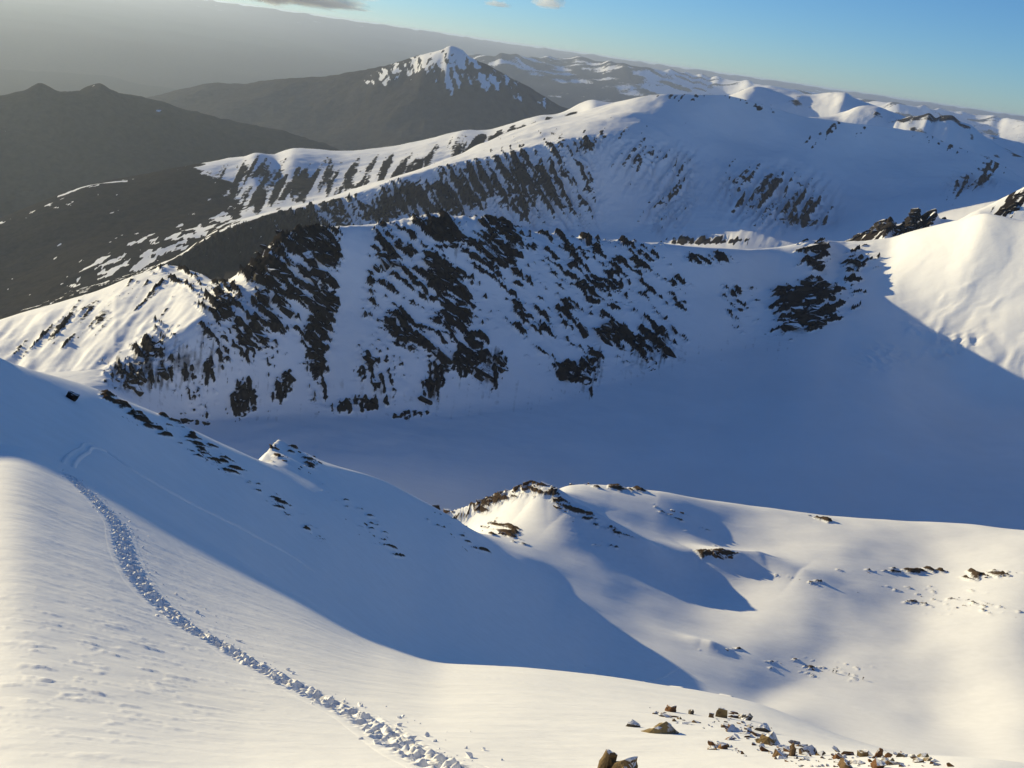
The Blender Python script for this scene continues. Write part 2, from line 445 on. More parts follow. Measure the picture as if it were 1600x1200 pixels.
# ---------------------------------------------------------------- the second ridge on the left
azs = cols(-36, 8, 420, -31, 6)
o1 = np.ones_like(azs)
S0 = line([('a', -36, 3000, -1100), (0, 520, 3000), (200, 430, 3100), (400, 370, 3300), (600, 330, 3500), (900, 280, 3700)], azs)
S1 = line([('a', -36, 3500, -1050), (0, 450, 3500), (150, 390, 3550), (300, 345, 3700), (420, 315, 3850), (520, 300, 3950), (620, 275, 4050), (720, 250, 4200), (900, 220, 4300)], azs)
S2 = line([('a', -36, 4000, -1000), (-40, 358, 4100), (0, 345, 4150), (60, 320, 4200), (120, 298, 4250), (155, 288, 4300), (200, 285, 4300), (260, 268, 4350), (330, 256, 4400), (380, 247, 4450), (400, 240, 4450), (430, 247, 4500), (460, 239, 4500),
           (520, 244, 4550), (580, 241, 4600), (640, 231, 4650), (700, 215, 4700), (720, 207, 4750), (760, 207, 4800), (800, 196, 4850), (840, 184, 4900), (870, 181, 4950), (900, 172, 5000), (930, 160, 5000), (1000, 170, 5000)], azs)
S3 = line([('a', -36, 4200, -1010), (-40, 354, 4250), (60, 317, 4350), (155, 286, 4450), (260, 266, 4500), (380, 245, 4600), (420, 243, 4750), (470, 231, 4900), (520, 236, 4900), (580, 233, 4900), (640, 224, 4900), (700, 209, 4850),
           (720, 205, 4850), (760, 203, 5000), (800, 193, 5000), (840, 181, 5050), (870, 178, 5100), (930, 156, 5150), (1000, 166, 5150)], azs)
S4 = (S3[0] + 700, S3[1] - 600)
second = Land(azs, [S0, S1, S2, S3, S4], [30, 90, 20, 8], smooth=1)

# ---------------------------------------------------------------- far landforms, each lofted base > crest > back
def ridge(az0, az1, n, base, crest, back=(900, -800), rows=(60, 12), soft=0.05):
    a = np.linspace(az0, az1, n)
    l2 = line(crest, a)
    l0 = line(base, a)
    k = max(2, int(n * soft))
    ker = np.exp(-0.5 * (np.arange(-3 * k, 3 * k + 1) / k) ** 2); ker /= ker.sum()
    sm = [np.convolve(np.pad(q, 3 * k, mode='edge'), ker, mode='valid') for q in l2]
    l1 = (l0[0] + 0.62 * (sm[0] - l0[0]), l0[1] + 0.55 * (sm[1] - l0[1]))
    return Land(a, [l0, l1, l2, (l2[0] + back[0], l2[1] + back[1])], (rows[0] // 2, rows[0] - rows[0] // 2, rows[1]))
dark = ridge(-40, -8, 420, [('a', -40, 5400, -1500), ('a', -8, 5600, -1500)],
             [('a', -40, 7400, -640), (-100, 150, 7500), (0, 148, 7500), (35, 145, 7500), (65, 133, 7500), (90, 143, 7500), (105, 147, 7450), (140, 135, 7600), (155, 131, 7600), (175, 142, 7600), (210, 153, 7600), (250, 158, 7600),
              (300, 175, 7600), (350, 190, 7600), (420, 206, 7500), (480, 218, 7400), (540, 240, 7300), (600, 270, 7200)], (1500, -900), (110, 12), .03)
peak = ridge(-26, 6, 400, [('a', -26, 8000, -1500), ('a', 6, 8000, -1500)],
             [(150, 170, 12000), (250, 150, 12000), (330, 132, 12000), (380, 130, 11800), (420, 125, 11600), (480, 122, 11300), (540, 115, 11000), (570, 111, 10800), (600, 103, 10600), (640, 92, 10400), (665, 83, 10200), (690, 78, 10100),
              (705, 75, 10000), (720, 80, 10000), (735, 92, 10050), (760, 103, 10100), (790, 117, 10200), (820, 131, 10300), (850, 150, 10300), (880, 165, 10400), (910, 178, 10400), (960, 200, 10400)], (2500, -1200))
snowy = ridge(8, 32, 360, [('a', 8, 4900, -700), ('a', 32, 4900, -700)],
              [(1000, 230, 6800), (1090, 165, 7000), (1130, 152, 7000), (1160, 142, 7000), (1185, 135, 7100), (1210, 138, 7200), (1240, 143, 7200), (1265, 147, 7200), (1300, 146, 7100), (1320, 146, 7000), (1335, 154, 7000), (1370, 165, 7000),
               (1400, 176, 7000), (1430, 186, 7000), (1500, 200, 7000), (1600, 225, 7000), (1700, 260, 7000)], (1500, -900))
domes = ridge(12, 32, 300, [('a', 12, 4350, -500), ('a', 32, 4350, -600)],
              [(1150, 210, 5200), (1230, 185, 5200), (1290, 182, 5300), (1320, 174, 5400), (1345, 166, 5400), (1370, 166, 5400), (1392, 176, 5400), (1405, 186, 5300), (1420, 183, 5300), (1440, 181, 5300), (1452, 178, 5300), (1462, 186, 5300),
               (1472, 182, 5300), (1487, 182, 5300), (1500, 190, 5300), (1515, 194, 5300), (1530, 206, 5300), (1560, 226, 5300), (1600, 248, 5200), (1700, 300, 5000)], (1200, -900))
hz = []
for u in range(-500, 2200, 10):
    hz.append((u, 68 + 0.143 * (u - 800) + 1.5 - 2.5 * random.random() * (1 if u > 300 else 0.3), 70000 + 6000 * math.sin(u * 0.01)))
distant = ridge(-45, 45, 700, [('a', -45, 18000, -1600), ('a', 45, 18000, -1600)], hz, (5000, -1200), (40, 4))
hz2 = []
for u in range(100, 2000, 12):
    hz2.append((u, 68 + 0.143 * (u - 800) + 9 - 5 * random.random() ** 2 + max(0, (900 - u) * 0.12), 30000 + 2500 * math.sin(u * 0.03)))
range2 = ridge(-5.8, 45, 640, [('a', -5.8, 17000, -1450), ('a', 45, 17000, -1450)], hz2, (4000, -1200), (50, 6))
# ---------------------------------------------------------------- relief and rock masks
def crest_fade(L, k, w):
    """0 at loft line k, 1 farther than w (in line units) from it"""
    return sstep(0, w, np.abs(L.T - k))
def blobs(U, V, B):
    m = np.zeros_like(U)
    for u, v, ru, rv, ang, d in B:
        a = math.radians(ang); c, s = math.cos(a), math.sin(a)
        x = ((U - u) * c + (V - v) * s) / ru; y = (-(U - u) * s + (V - v) * c) / rv
        m = np.maximum(m, d * np.exp(-(x*x + y*y) ** 1.5 * 0.7))
    return m
def slanted(A, B, deg, along, across):
    """coordinates stretched along a bedding direction (degrees below the horizontal, to the right)"""
    c, s = math.cos(math.radians(deg)), math.sin(math.radians(deg))
    return (A * c + B * s) / along, (-A * s + B * c) / across

for L, a, w in ((knoll, 12, 90), (broad, 22, 420), (second, 28, 420), (dark, 190, 1000), (peak, 170, 1300), (snowy, 80, 800), (domes, 45, 500), (range2, 150, 2500), (distant, 220, 5000)):
    K = 4 if L is broad else 2 if L in (second, dark, peak, snowy, domes, range2, distant) else 1
    f = crest_fade(L, K, 0.8) * sstep(0, 0.25, L.T) * (L.T <= K)
    L.relief = ridged(L.X / w + 3.1, L.Y / w + 1.7, 6)
    L.fine = fbm(L.X / w * 3 + 1.3, L.Y / w * 3 - 4.4, 5)
    L.Z += a * 0.5 * L.relief * (0.10 + 0.90 * f) + a * 0.12 * L.fine

# the cirque wall: bedded rock bands showing through snow
U, V = cirque.pix()
WALL_ROCK = [(455, 378, 45, 24, 30, .95), (500, 395, 40, 40, 0, .85), (440, 430, 60, 50, 30, .75), (505, 470, 30, 55, 0, .9), (500, 545, 28, 55, 0, .85), (420, 510, 50, 60, 0, .62), (350, 470, 30, 36, 0, .85), (375, 545, 60, 70, 0, .55),
             (250, 560, 50, 40, 0, .62), (210, 590, 50, 25, 0, .7), (300, 600, 40, 60, 0, .5), (630, 415, 90, 40, 42, .6), (700, 440, 66, 26, 52, .9), (705, 500, 30, 44, 20, .9), (640, 530, 56, 34, 30, .78), (600, 575, 60, 50, 0, .55),
             (735, 560, 30, 36, 0, .95), (690, 360, 80, 20, 25, .9), (790, 362, 55, 16, 32, .95), (770, 390, 50, 26, 30, .8), (760, 420, 30, 18, 40, .7), (850, 480, 90, 80, 30, .46), (930, 430, 120, 80, 30, .5), (955, 522, 34, 16, 10, .9),
             (980, 400, 60, 40, 10, .5), (890, 582, 34, 18, 20, .85), (1010, 545, 50, 45, 0, .6), (925, 575, 22, 45, 10, .6), (1160, 478, 34, 34, 0, .55), (1050, 460, 34, 30, 0, .45), (1262, 462, 55, 22, -12, .95), (1262, 500, 56, 18, -14, .95), (1275, 395, 24, 30, -20, .75),
             (1335, 425, 24, 44, 20, .55), (1100, 405, 50, 10, 5, .6), (560, 632, 60, 14, -8, .8), (640, 648, 40, 9, 0, .65), (380, 622, 22, 34, 10, .85), (440, 610, 16, 34, 20, .8), (315, 600, 14, 46, 20, .8), (500, 610, 20, 30, 0, .5), (680, 590, 20, 40, 20, .7), (770, 580, 20, 40, 20, .65),
             (620, 375, 40, 40, 30, .45), (570, 450, 40, 60, 20, .4), (300, 660, 30, 5, 5, .6), (720, 655, 14, 8, 0, .5), (280, 430, 40, 20, 20, .55)]
m = blobs(U, V, WALL_ROCK)
right = sstep(1130, 1200, U)
p1, q1 = slanted(U, V, 40, 46, 9); p2_, q2 = slanted(U, V, -16, 46, 9)
bed = fbm(p1, q1, 5, .62) * (1 - right) + fbm(p2_, q2, 5, .62) * right
p3, q3 = slanted(U + 7 * fbm(U / 30, V / 30, 3), V, 37, 75, 4.6)
ledge = np.clip(perlin(p3, q3) * 1.6, -1, 1) * (1 - right) + np.clip(perlin(p2_ * .8, q2 * 2.2) * 1.5, -1, 1) * right
fall, fq = slanted(U, V, 82, 60, 7)
streak = fbm(fall, fq, 4)
scree = sstep(520, 590, V - 0.05 * (U - 600).clip(0, None))
k = m * 1.0 - 0.27 + 0.40 * (bed * (1 - scree) + streak * scree) + 0.22 * fbm(U / 8, V / 8, 5, .6) + 0.27 * ledge * (1 - scree)
k += .24 * fbm(U / 55 + 3, V / 40, 2) * sstep(.25, .5, m)
k = np.where(m < 0.06, 0, k)
gully = np.exp(-((U - 548 + 0.15 * (V - 450)) / 16) ** 2) * sstep(600, 540, V)
k -= gully * 0.8
cirque.rock = np.clip(k + 0.16, 0, 1)
fl, fl2 = slanted(U, V, 98, 70, 6)
SCREE = blobs(U, V, [(230, 585, 70, 30, 20, .9), (300, 560, 60, 50, 0, .75), (200, 600, 40, 16, 0, .8), (765, 575, 18, 36, 15, 1), (1010, 545, 46, 44, 0, .8), (925, 580, 20, 44, 10, .8), (680, 595, 14, 34, 15, .9), (600, 600, 30, 30, 0, .5), (420, 600, 60, 30, 0, .5), (720, 400, 26, 40, 30, .55)])
runnel = sstep(1.6, 2.1, cirque.T) * sstep(3.0, 2.2, cirque.T) * (.30 + .35 * fbm(fl * .6, fl2, 4)) * (U < 1250)
cirque.scree = np.maximum(np.clip(runnel, 0, .42), np.clip(SCREE * (.62 + .75 * fbm(fl, fl2, 4)), 0, 1) * (SCREE > .05))
# streaks down the sunlit shoulder on the left
sh = np.where((U < 330) & (V > 400), blobs(U, V, [(130, 500, 130, 34, -28, .6), (240, 470, 60, 40, -28, .45), (60, 530, 70, 24, -28, .5)]), 0)
fs, fq = slanted(U, V, -48, 70, 9)
cirque.rock = np.maximum(cirque.rock, np.clip(sh * 0.9 + 0.36 * fbm(fs, fq, 3) - 0.12 + 0.1 * fbm(U/6, V/6, 3), 0, 1) * (sh > 0.05))
shoulder = sstep(360, 250, U) * (cirque.T > 2.6)
rel = ridged(cirque.X / 60, cirque.Y / 60, 5)
wallmask = sstep(1.9, 2.3, cirque.T) * sstep(4.3, 4.0, cirque.T)
cirque.Z += np.clip((cirque.rock - 0.42) * 3, 0, 1) * (5 + 4 * bed) * wallmask
cirque.Z += 1.8 * fbm(cirque.X / 25, cirque.Y / 25, 4) * wallmask * (0.15 + np.clip(m * 2, 0, 1))
cirque.Z += 3.0 * fbm(fs * 0.7, fq * 0.35, 3) * shoulder * sstep(4.0, 3.6, cirque.T)
cirque.Z += 1.2 * fbm(cirque.X / 60, cirque.Y / 60, 3) * sstep(0.6, 1.2, cirque.T) * (1 - wallmask * .5)
ice = blobs(U, V, [(1490, 540, 40, 16, -15, 1), (1440, 520, 30, 12, 20, .6), (1380, 560, 40, 20, 0, .5), (1500, 455, 40, 8, -25, .5)])
cirque.Z += 9 * ice * (ridged(cirque.X / 22, cirque.Y / 30, 5) - .3)
rf, rf2 = slanted(U, V, 118, 120, 22)
cirque.Z += 2.2 * fbm(rf, rf2 * .4 + .6 * fbm(U / 90, V / 90, 3), 3) * sstep(1350, 1450, U) * sstep(2.0, 2.6, cirque.T) * sstep(4.0, 3.5, cirque.T)
jag = sstep(0.5, 0.0, np.abs(cirque.T - 4)) * blobs(U, V, [(480, 365, 60, 30, 0, 1), (700, 345, 110, 24, 0, 1), (1340, 370, 60, 20, 0, .3)])
cirque.Z += 3.2 * jag * ridged(U / 14, V / 60, 4)

# the broad mountain
U, V = broad.pix()
m = blobs(U, V, [(620, 315, 75, 28, -20, .9), (720, 300, 90, 46, -20, .85), (830, 285, 80, 70, 0, .78), (900, 300, 40, 60, 0, .6), (915, 225, 40, 20, -30, .7), (1050, 300, 34, 70, 15, .52), (1000, 230, 60, 60, 40, .42), (1215, 310, 80, 44, 10, .66), (1250, 345, 60, 12, 5, .7),
                 (1110, 377, 70, 6, 0, .95), (1530, 272, 55, 22, -35, .7), (1290, 205, 34, 12, -35, .6), (1060, 152, 60, 6, 0, .5), (1170, 160, 50, 8, 20, .6), (1480, 225, 40, 12, 20, .6), (1340, 200, 20, 12, 10, .4)])
m = np.maximum(m, np.maximum(sstep(560, 470, U), sstep(640, 520, U) * .75) * sstep(2.12, 1.95, broad.T) * 0.97)
p, q = slanted(U + 5 * fbm(U / 40, V / 40, 3), V, 62, 80, 6); p_, q_ = slanted(U + 5 * fbm(U / 40, V / 40, 3), V, 122, 70, 6)
rr = sstep(880, 1000, U)
st = fbm(p, q, 4) * (1 - rr) + fbm(p_, q_, 4) * rr
k = m * 1.0 - 0.16 + 0.52 * st + 0.2 * fbm(U / 7, V / 7, 4, .6)
broad.rock = np.clip(np.where(m < 0.05, 0, k), 0, 1)
broad.Z += 26 * st * np.clip(m * 1.5, 0, 1) * sstep(0.7, 1.2, broad.T) * sstep(2.02, 1.8, broad.T)
# bare valley ground low on the left, with patches of old snow
low = sstep(-560, -660, broad.Z + 25 * broad.fine) * sstep(480, 420, U)
patch = fbm(broad.X / 30, broad.Y / 60, 6, 0.65)
broad.rock = np.maximum(broad.rock, np.clip(low * (0.9 - 0.6 * sstep(0.15, 0.45, patch - .45 + .75 * blobs(U, V, [(310, 385, 130, 34, -18, 1), (200, 430, 130, 20, -15, .8)]))), 0, 1))

U, V = second.pix()
st = fbm(*slanted(U, V, 118, 60, 11), 4)
m = blobs(U, V, [(400, 290, 90, 40, 0, .66), (500, 290, 110, 40, 0, .62), (640, 270, 90, 35, 0, .62), (760, 225, 90, 24, -15, .7), (850, 195, 60, 14, -20, .55)]) * sstep(2.02, 1.9, second.T)
k = m - 0.05 + 0.45 * st + 0.12 * second.fine
low = sstep(-680, -780, second.Z + 40 * second.fine + 1.1 * (U - 400) * (U < 400))
patch = fbm(second.X / 60, second.Y / 110, 6, 0.6)
second.rock = np.clip(np.maximum(np.where(m < .05, 0, k), low * (0.95 - 0.7 * sstep(0.5, 0.9, patch - .3 + .8 * blobs(U, V, [(330, 240, 60, 14, -20, .8), (400, 340, 150, 26, -15, 1.25), (240, 395, 150, 26, -17, 1.2), (320, 360, 90, 16, -16, 1.3), (60, 330, 60, 8, -22, .8)])))), 0, 1)
snowline = np.exp(-((second.T - 2.15) / 0.18) ** 2) * (U < 200) * (U > 90)
second.rock -= snowline * 0.6

dark.rock = 1.0 - 0.75 * sstep(0.95, 1.15, fbm(dark.X / 260, dark.Y / 420, 5) + 0.25 * sstep(-1000, -650, dark.Z))
U, V = peak.pix()
st = fbm(*slanted(U, V, 70, 60, 10), 4)
SN = blobs(U, V, [(695, 92, 60, 20, 0, 1), (705, 78, 20, 8, 0, 1.3), (620, 112, 70, 14, -18, .75), (705, 122, 26, 28, 10, .75), (762, 126, 26, 14, 10, .95), (812, 152, 10, 8, 0, .8), (848, 162, 10, 10, 40, .8), (780, 120, 40, 10, 25, .6)])
peak.rock = np.clip(1.10 - 0.88 * SN + 0.5 * st + 0.4 * fbm(U / 6, V / 6, 4, .65) + 0.5 * sstep(-350, -800, peak.Z), 0, 1)
snowy.rock = np.clip(0.22 + 0.35 * snowy.fine + 0.3 * (snowy.relief - 0.5), 0, 1)
domes.rock = np.clip(0.2 + 0.4 * domes.fine + 0.2 * sstep(1390, 1440, domes.pix()[0]) * sstep(1.2, 1.6, domes.T), 0, 1)
range2.rock = np.clip(0.62 - 0.3 * sstep(900, 1150, range2.pix()[0]) + 0.5 * range2.fine + 0.2 * sstep(-500, -900, range2.Z), 0, 1)
distant.rock = np.clip(0.95 + 0.5 * distant.fine + 0.3 * sstep(-400, -800, distant.Z), 0, 1)
U, V = knoll.pix()
m = blobs(U, V, [(1575, 325, 50, 18, -50, .8), (1365, 358, 60, 16, -24, 1.1), (1430, 348, 50, 20, -40, 1.0)])
knoll.rock = np.clip(np.where(m < .05, 0, m - .1 + .45 * fbm(*slanted(U, V, -48, 40, 7), 4)), 0, 1)

# the near slope: rocky streaks on the shaded spur and on the knolls
U, V = near.pix()
m = blobs(U, V, [(330, 710, 90, 10, 36, .72), (310, 688, 110, 7, 35, .66), (210, 648, 110, 8, 33, .74), (440, 790, 70, 12, 36, .55), (490, 835, 60, 7, 40, .6), (600, 850, 60, 10, 36, .5), (560, 800, 90, 8, 34, .5), (720, 840, 70, 8, 30, .5), (430, 705, 14, 20, 0, .6), (480, 715, 40, 16, 35, .55), (760, 790, 60, 14, -22, .8), (790, 830, 40, 14, 20, .7), (830, 765, 40, 14, 10, .7), (900, 800, 60, 8, 28, .75),
                 (960, 830, 40, 7, 24, .7), (1120, 865, 40, 9, 4, .85), (960, 762, 60, 6, 5, .7), (1275, 810, 34, 6, 15, .6), (1450, 893, 130, 6, 1, .62), (1550, 898, 60, 8, -5, .6), (1250, 905, 60, 6, 15, .4), (1480, 940, 120, 20, 8, .42), (1290, 1045, 120, 18, 6, .40), (860, 770, 30, 10, 25, .8), (1130, 1015, 40, 4, 0, .5),
                 (940, 850, 40, 12, 20, .42), (1060, 810, 60, 12, 20, .42)])
k = m - 0.2 + 0.5 * fbm(*slanted(U, V, 14, 30, 5), 4)
near.rock = np.clip(np.where((m < .05) | (near.D < 60), 0, k), 0, 1)
near.Z += np.clip((near.rock - 0.4) * 3, 0, 1) * 0.004 * near.D

# ---------------------------------------------------------------- setting objects
def show(L, name, mat, label):
    return L.mesh(name, mat, label, {'scree': L.scree} if hasattr(L, 'scree') else None)
o_near = show(near, 'snow_slope', M_near, 'steep near snow slope falling away to a sunlit bench')
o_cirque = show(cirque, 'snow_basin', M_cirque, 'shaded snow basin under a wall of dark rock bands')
o_knoll = show(knoll, 'rocky_knoll', M_cirque, 'small sunlit rocky knoll behind the right end of the crest')
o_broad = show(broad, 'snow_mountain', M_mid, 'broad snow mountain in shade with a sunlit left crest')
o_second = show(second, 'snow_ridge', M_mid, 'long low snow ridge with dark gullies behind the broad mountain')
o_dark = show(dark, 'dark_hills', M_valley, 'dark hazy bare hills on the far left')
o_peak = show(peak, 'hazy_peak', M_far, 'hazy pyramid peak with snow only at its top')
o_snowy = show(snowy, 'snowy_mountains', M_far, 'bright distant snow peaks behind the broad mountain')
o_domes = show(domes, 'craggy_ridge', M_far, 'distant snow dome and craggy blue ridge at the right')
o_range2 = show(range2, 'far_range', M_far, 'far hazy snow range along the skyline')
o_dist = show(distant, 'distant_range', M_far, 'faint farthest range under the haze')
# ground sheet under everything, out to the horizon
me = bpy.data.meshes.new('valley_ground')
ring = [(120000 * math.sin(t * math.pi / 32), 120000 * math.cos(t * math.pi / 32), -1550) for t in range(64)]
me.from_pydata([(0, 0, -1550)] + ring, [], [(0, 1 + (t + 1) % 64, 1 + t) for t in range(64)])
me.materials.append(M_valley)
at = me.attributes.new('rock', 'FLOAT', 'POINT'); at.data.foreach_set('value', np.ones(65, np.float32))
gr = bpy.data.objects.new('valley_ground', me); scene.collection.objects.link(gr)
gr['kind'] = 'structure'; gr['label'] = 'dark valley ground lost in haze'

# ---------------------------------------------------------------- haze
hm = bpy.data.materials.new('haze_air'); hm.use_nodes = True
hn = hm.node_tree; hn.nodes.clear()
ho = hn.nodes.new('ShaderNodeOutputMaterial'); hv = hn.nodes.new('ShaderNodeVolumePrincipled')
hv.inputs['Color'].default_value = (0.60, 0.72, 0.95, 1)
hv.inputs['Density'].default_value = HAZE_DENSITY
hv.inputs['Anisotropy'].default_value = 0.45
hn.links.new(hv.outputs[0], ho.inputs['Volume'])
bm = bmesh.new()
bmesh.ops.create_cube(bm, size=1.0, matrix=Matrix.Translation((0, 0, (40 - 1560) / 2)) @ Matrix.Diagonal((250000, 250000, 1600, 1)))
me = bpy.data.meshes.new('haze'); bm.to_mesh(me); bm.free(); me.materials.append(hm)
haze = bpy.data.objects.new('haze', me); scene.collection.objects.link(haze)
haze['kind'] = 'stuff'; haze['label'] = 'pale haze filling the valleys'
# ---------------------------------------------------------------- rocks
def hull_mesh(name, mat, n, size, seed, cuts=0, rough=0.0, pts=None):
    """angular stone: convex hull of scattered points, optionally split finer and roughened"""
    r = np.random.default_rng(seed)
    bm = bmesh.new()
    for k in range(n):
        p = r.uniform(-1, 1, 3)
        p /= max(np.abs(p).max(), 1e-6) ** 0.95
        bm.verts.new(Vector(p * np.array(size) * 0.5))
    res = bmesh.ops.convex_hull(bm, input=bm.verts)
    junk = list({e for e in res['geom_interior'] + res['geom_unused'] if isinstance(e, bmesh.types.BMVert)})
    if junk: bmesh.ops.delete(bm, geom=junk, context='VERTS')
    if cuts:
        bmesh.ops.subdivide_edges(bm, edges=bm.edges[:], cuts=cuts, use_grid_fill=True)
        bm.normal_update()
        co = np.array([v.co[:] for v in bm.verts]); no = np.array([v.normal[:] for v in bm.verts])
        sc = max(size)
        off = perlin(co[:, 0] / sc * 5 + seed, co[:, 1] / sc * 5 + co[:, 2] / sc * 4) + 0.6 * perlin(co[:, 2] / sc * 11 + seed, co[:, 0] / sc * 9 - co[:, 1] / sc * 8)
        for v, d, q in zip(bm.verts, off, no): v.co += Vector(q) * float(d) * rough * sc
    bmesh.ops.triangulate(bm, faces=bm.faces[:])
    me = bpy.data.meshes.new(name); bm.to_mesh(me); bm.free()
    me.materials.append(mat)
    return me

def link(name, me, parent=None, **props):
    o = bpy.data.objects.new(name, me); scene.collection.objects.link(o)
    if parent: o.parent = parent
    for k, v in props.items(): o[k] = v
    return o

wall_pool = [hull_mesh('wall_rock', M_rock_wall, 13, (1.9 - .06 * k, 0.95 + .05 * (k % 5), 0.75 + .07 * (k % 4)), 40 + k, 1, 0.05) for k in range(14)]
spur_pool = [hull_mesh('spur_rock', M_rock_spur, 12, (1.5, 0.9, 0.8 + .1 * (k % 4)), 80 + k, 1, 0.05) for k in range(10)]

def seed_rocks(L, parent, pool, B, count, px, deg, keep=None, tilt=22, sink=0.15, dmin=0):
    """outcrops set into the ground of a landform, long side along the bedding; px = size range in photograph pixels"""
    w = np.array([b[2] * b[3] * b[5] ** 2 for b in B]); w /= w.sum()
    r = np.random.default_rng(len(B) * 31 + count)
    made = 0; tries = 0
    while made < count and tries < count * 12:
        tries += 1
        u0, v0, ru, rv, ang, d = B[r.choice(len(B), p=w)]
        a = math.radians(ang); p, q = r.normal(0, 0.5, 2)
        u = u0 + p * ru * math.cos(a) - q * rv * math.sin(a); v = v0 + p * ru * math.sin(a) + q * rv * math.cos(a)
        if not (-20 < u < 1620 and v < 1190): continue
        g = L.hit(u, v, dmin)
        if keep is not None:
            i = int(np.argmin(np.abs(L.az - math.degrees(math.atan2(g.x, g.y))))); j = int(np.argmin(np.abs(L.D[i] - math.hypot(g.x, g.y))))
            if L.rock[i, j] < keep: continue
        D = g.length
        size = (px[0] + (px[1] - px[0]) * r.random() ** 2.2) * D / F
        o = link('rock', pool[r.integers(len(pool))], parent)
        beta = math.radians((deg(u) if callable(deg) else deg) + r.normal(0, 10))
        yaw = -math.atan2(g.x, g.y) + r.normal(0, 0.35)
        o.matrix_world = (Matrix.Translation(g + Vector((0, 0, -sink * size * .4))) @ Matrix.Rotation(yaw, 4, 'Z') @ Matrix.Rotation(beta, 4, 'Y') @ Matrix.Rotation(math.radians(r.normal(0, tilt)), 4, 'X')
                          @ Matrix.Diagonal((size * .62, size * r.uniform(.4, .7), size * r.uniform(.4, .75), 1)))
        made += 1

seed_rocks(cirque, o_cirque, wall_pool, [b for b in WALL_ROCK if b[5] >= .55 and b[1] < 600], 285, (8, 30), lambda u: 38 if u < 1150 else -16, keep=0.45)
seed_rocks(knoll, o_knoll, wall_pool, [(1350, 362, 30, 8, -22, 1), (1375, 352, 24, 12, -30, 1), (1425, 345, 28, 10, -36, 1), (1462, 342, 16, 8, -30, 1), (1300, 376, 14, 4, -20, 1), (1590, 312, 26, 10, -48, .6), (1565, 330, 12, 16, -50, .6)], 70, (6, 26), -36, tilt=14)
seed_rocks(near, o_near, spur_pool, [(430, 700, 7, 9, -50, 1), (445, 715, 6, 12, 10, .8), (490, 722, 26, 8, 35, .6), (480, 738, 20, 5, 35, .6)], 22, (4, 15), 30, dmin=200)
seed_rocks(near, o_near, spur_pool, [(712, 797, 14, 5, -20, 1), (755, 785, 22, 6, -25, 1), (800, 766, 22, 6, -20, 1), (830, 757, 16, 5, 5, 1), (862, 762, 16, 5, 25, .9), (790, 835, 14, 8, 20, .7), (675, 802, 12, 4, 10, .7), (770, 815, 40, 14, -10, .4),
                                 (915, 800, 50, 4, 28, .7), (880, 795, 40, 10, 25, .35)], 62, (4, 17), -12, dmin=430)
seed_rocks(near, o_near, spur_pool, [(1120, 866, 30, 6, 4, 1), (950, 758, 60, 3, 4, .5), (1275, 812, 26, 4, 18, .7), (1050, 800, 40, 10, 20, .3)], 26, (4, 13), 10, dmin=500)
seed_rocks(near, o_near, spur_pool, [(1290, 1045, 90, 8, 4, .6), (1450, 894, 120, 3, 1, .7), (1560, 900, 40, 4, -6, .8), (1240, 905, 40, 4, 14, .5), (1480, 940, 110, 14, 6, .5), (1140, 1015, 16, 2, 0, .6)], 46, (3, 11), 4, dmin=400, sink=.5)
seed_rocks(near, o_near, spur_pool, [(225, 650, 70, 4, 30, 1), (330, 722, 40, 4, 38, 1), (310, 700, 40, 3, 33, .8), (440, 795, 14, 4, 40, 1), (490, 835, 40, 3, 40, .6), (110, 600, 20, 3, 20, .6), (200, 655, 30, 3, 30, .8), (560, 820, 70, 20, 36, .25), (720, 845, 50, 14, 30, .3), (680, 800, 12, 3, 20, .6)], 74, (3, 11), 32, dmin=62, sink=.5)

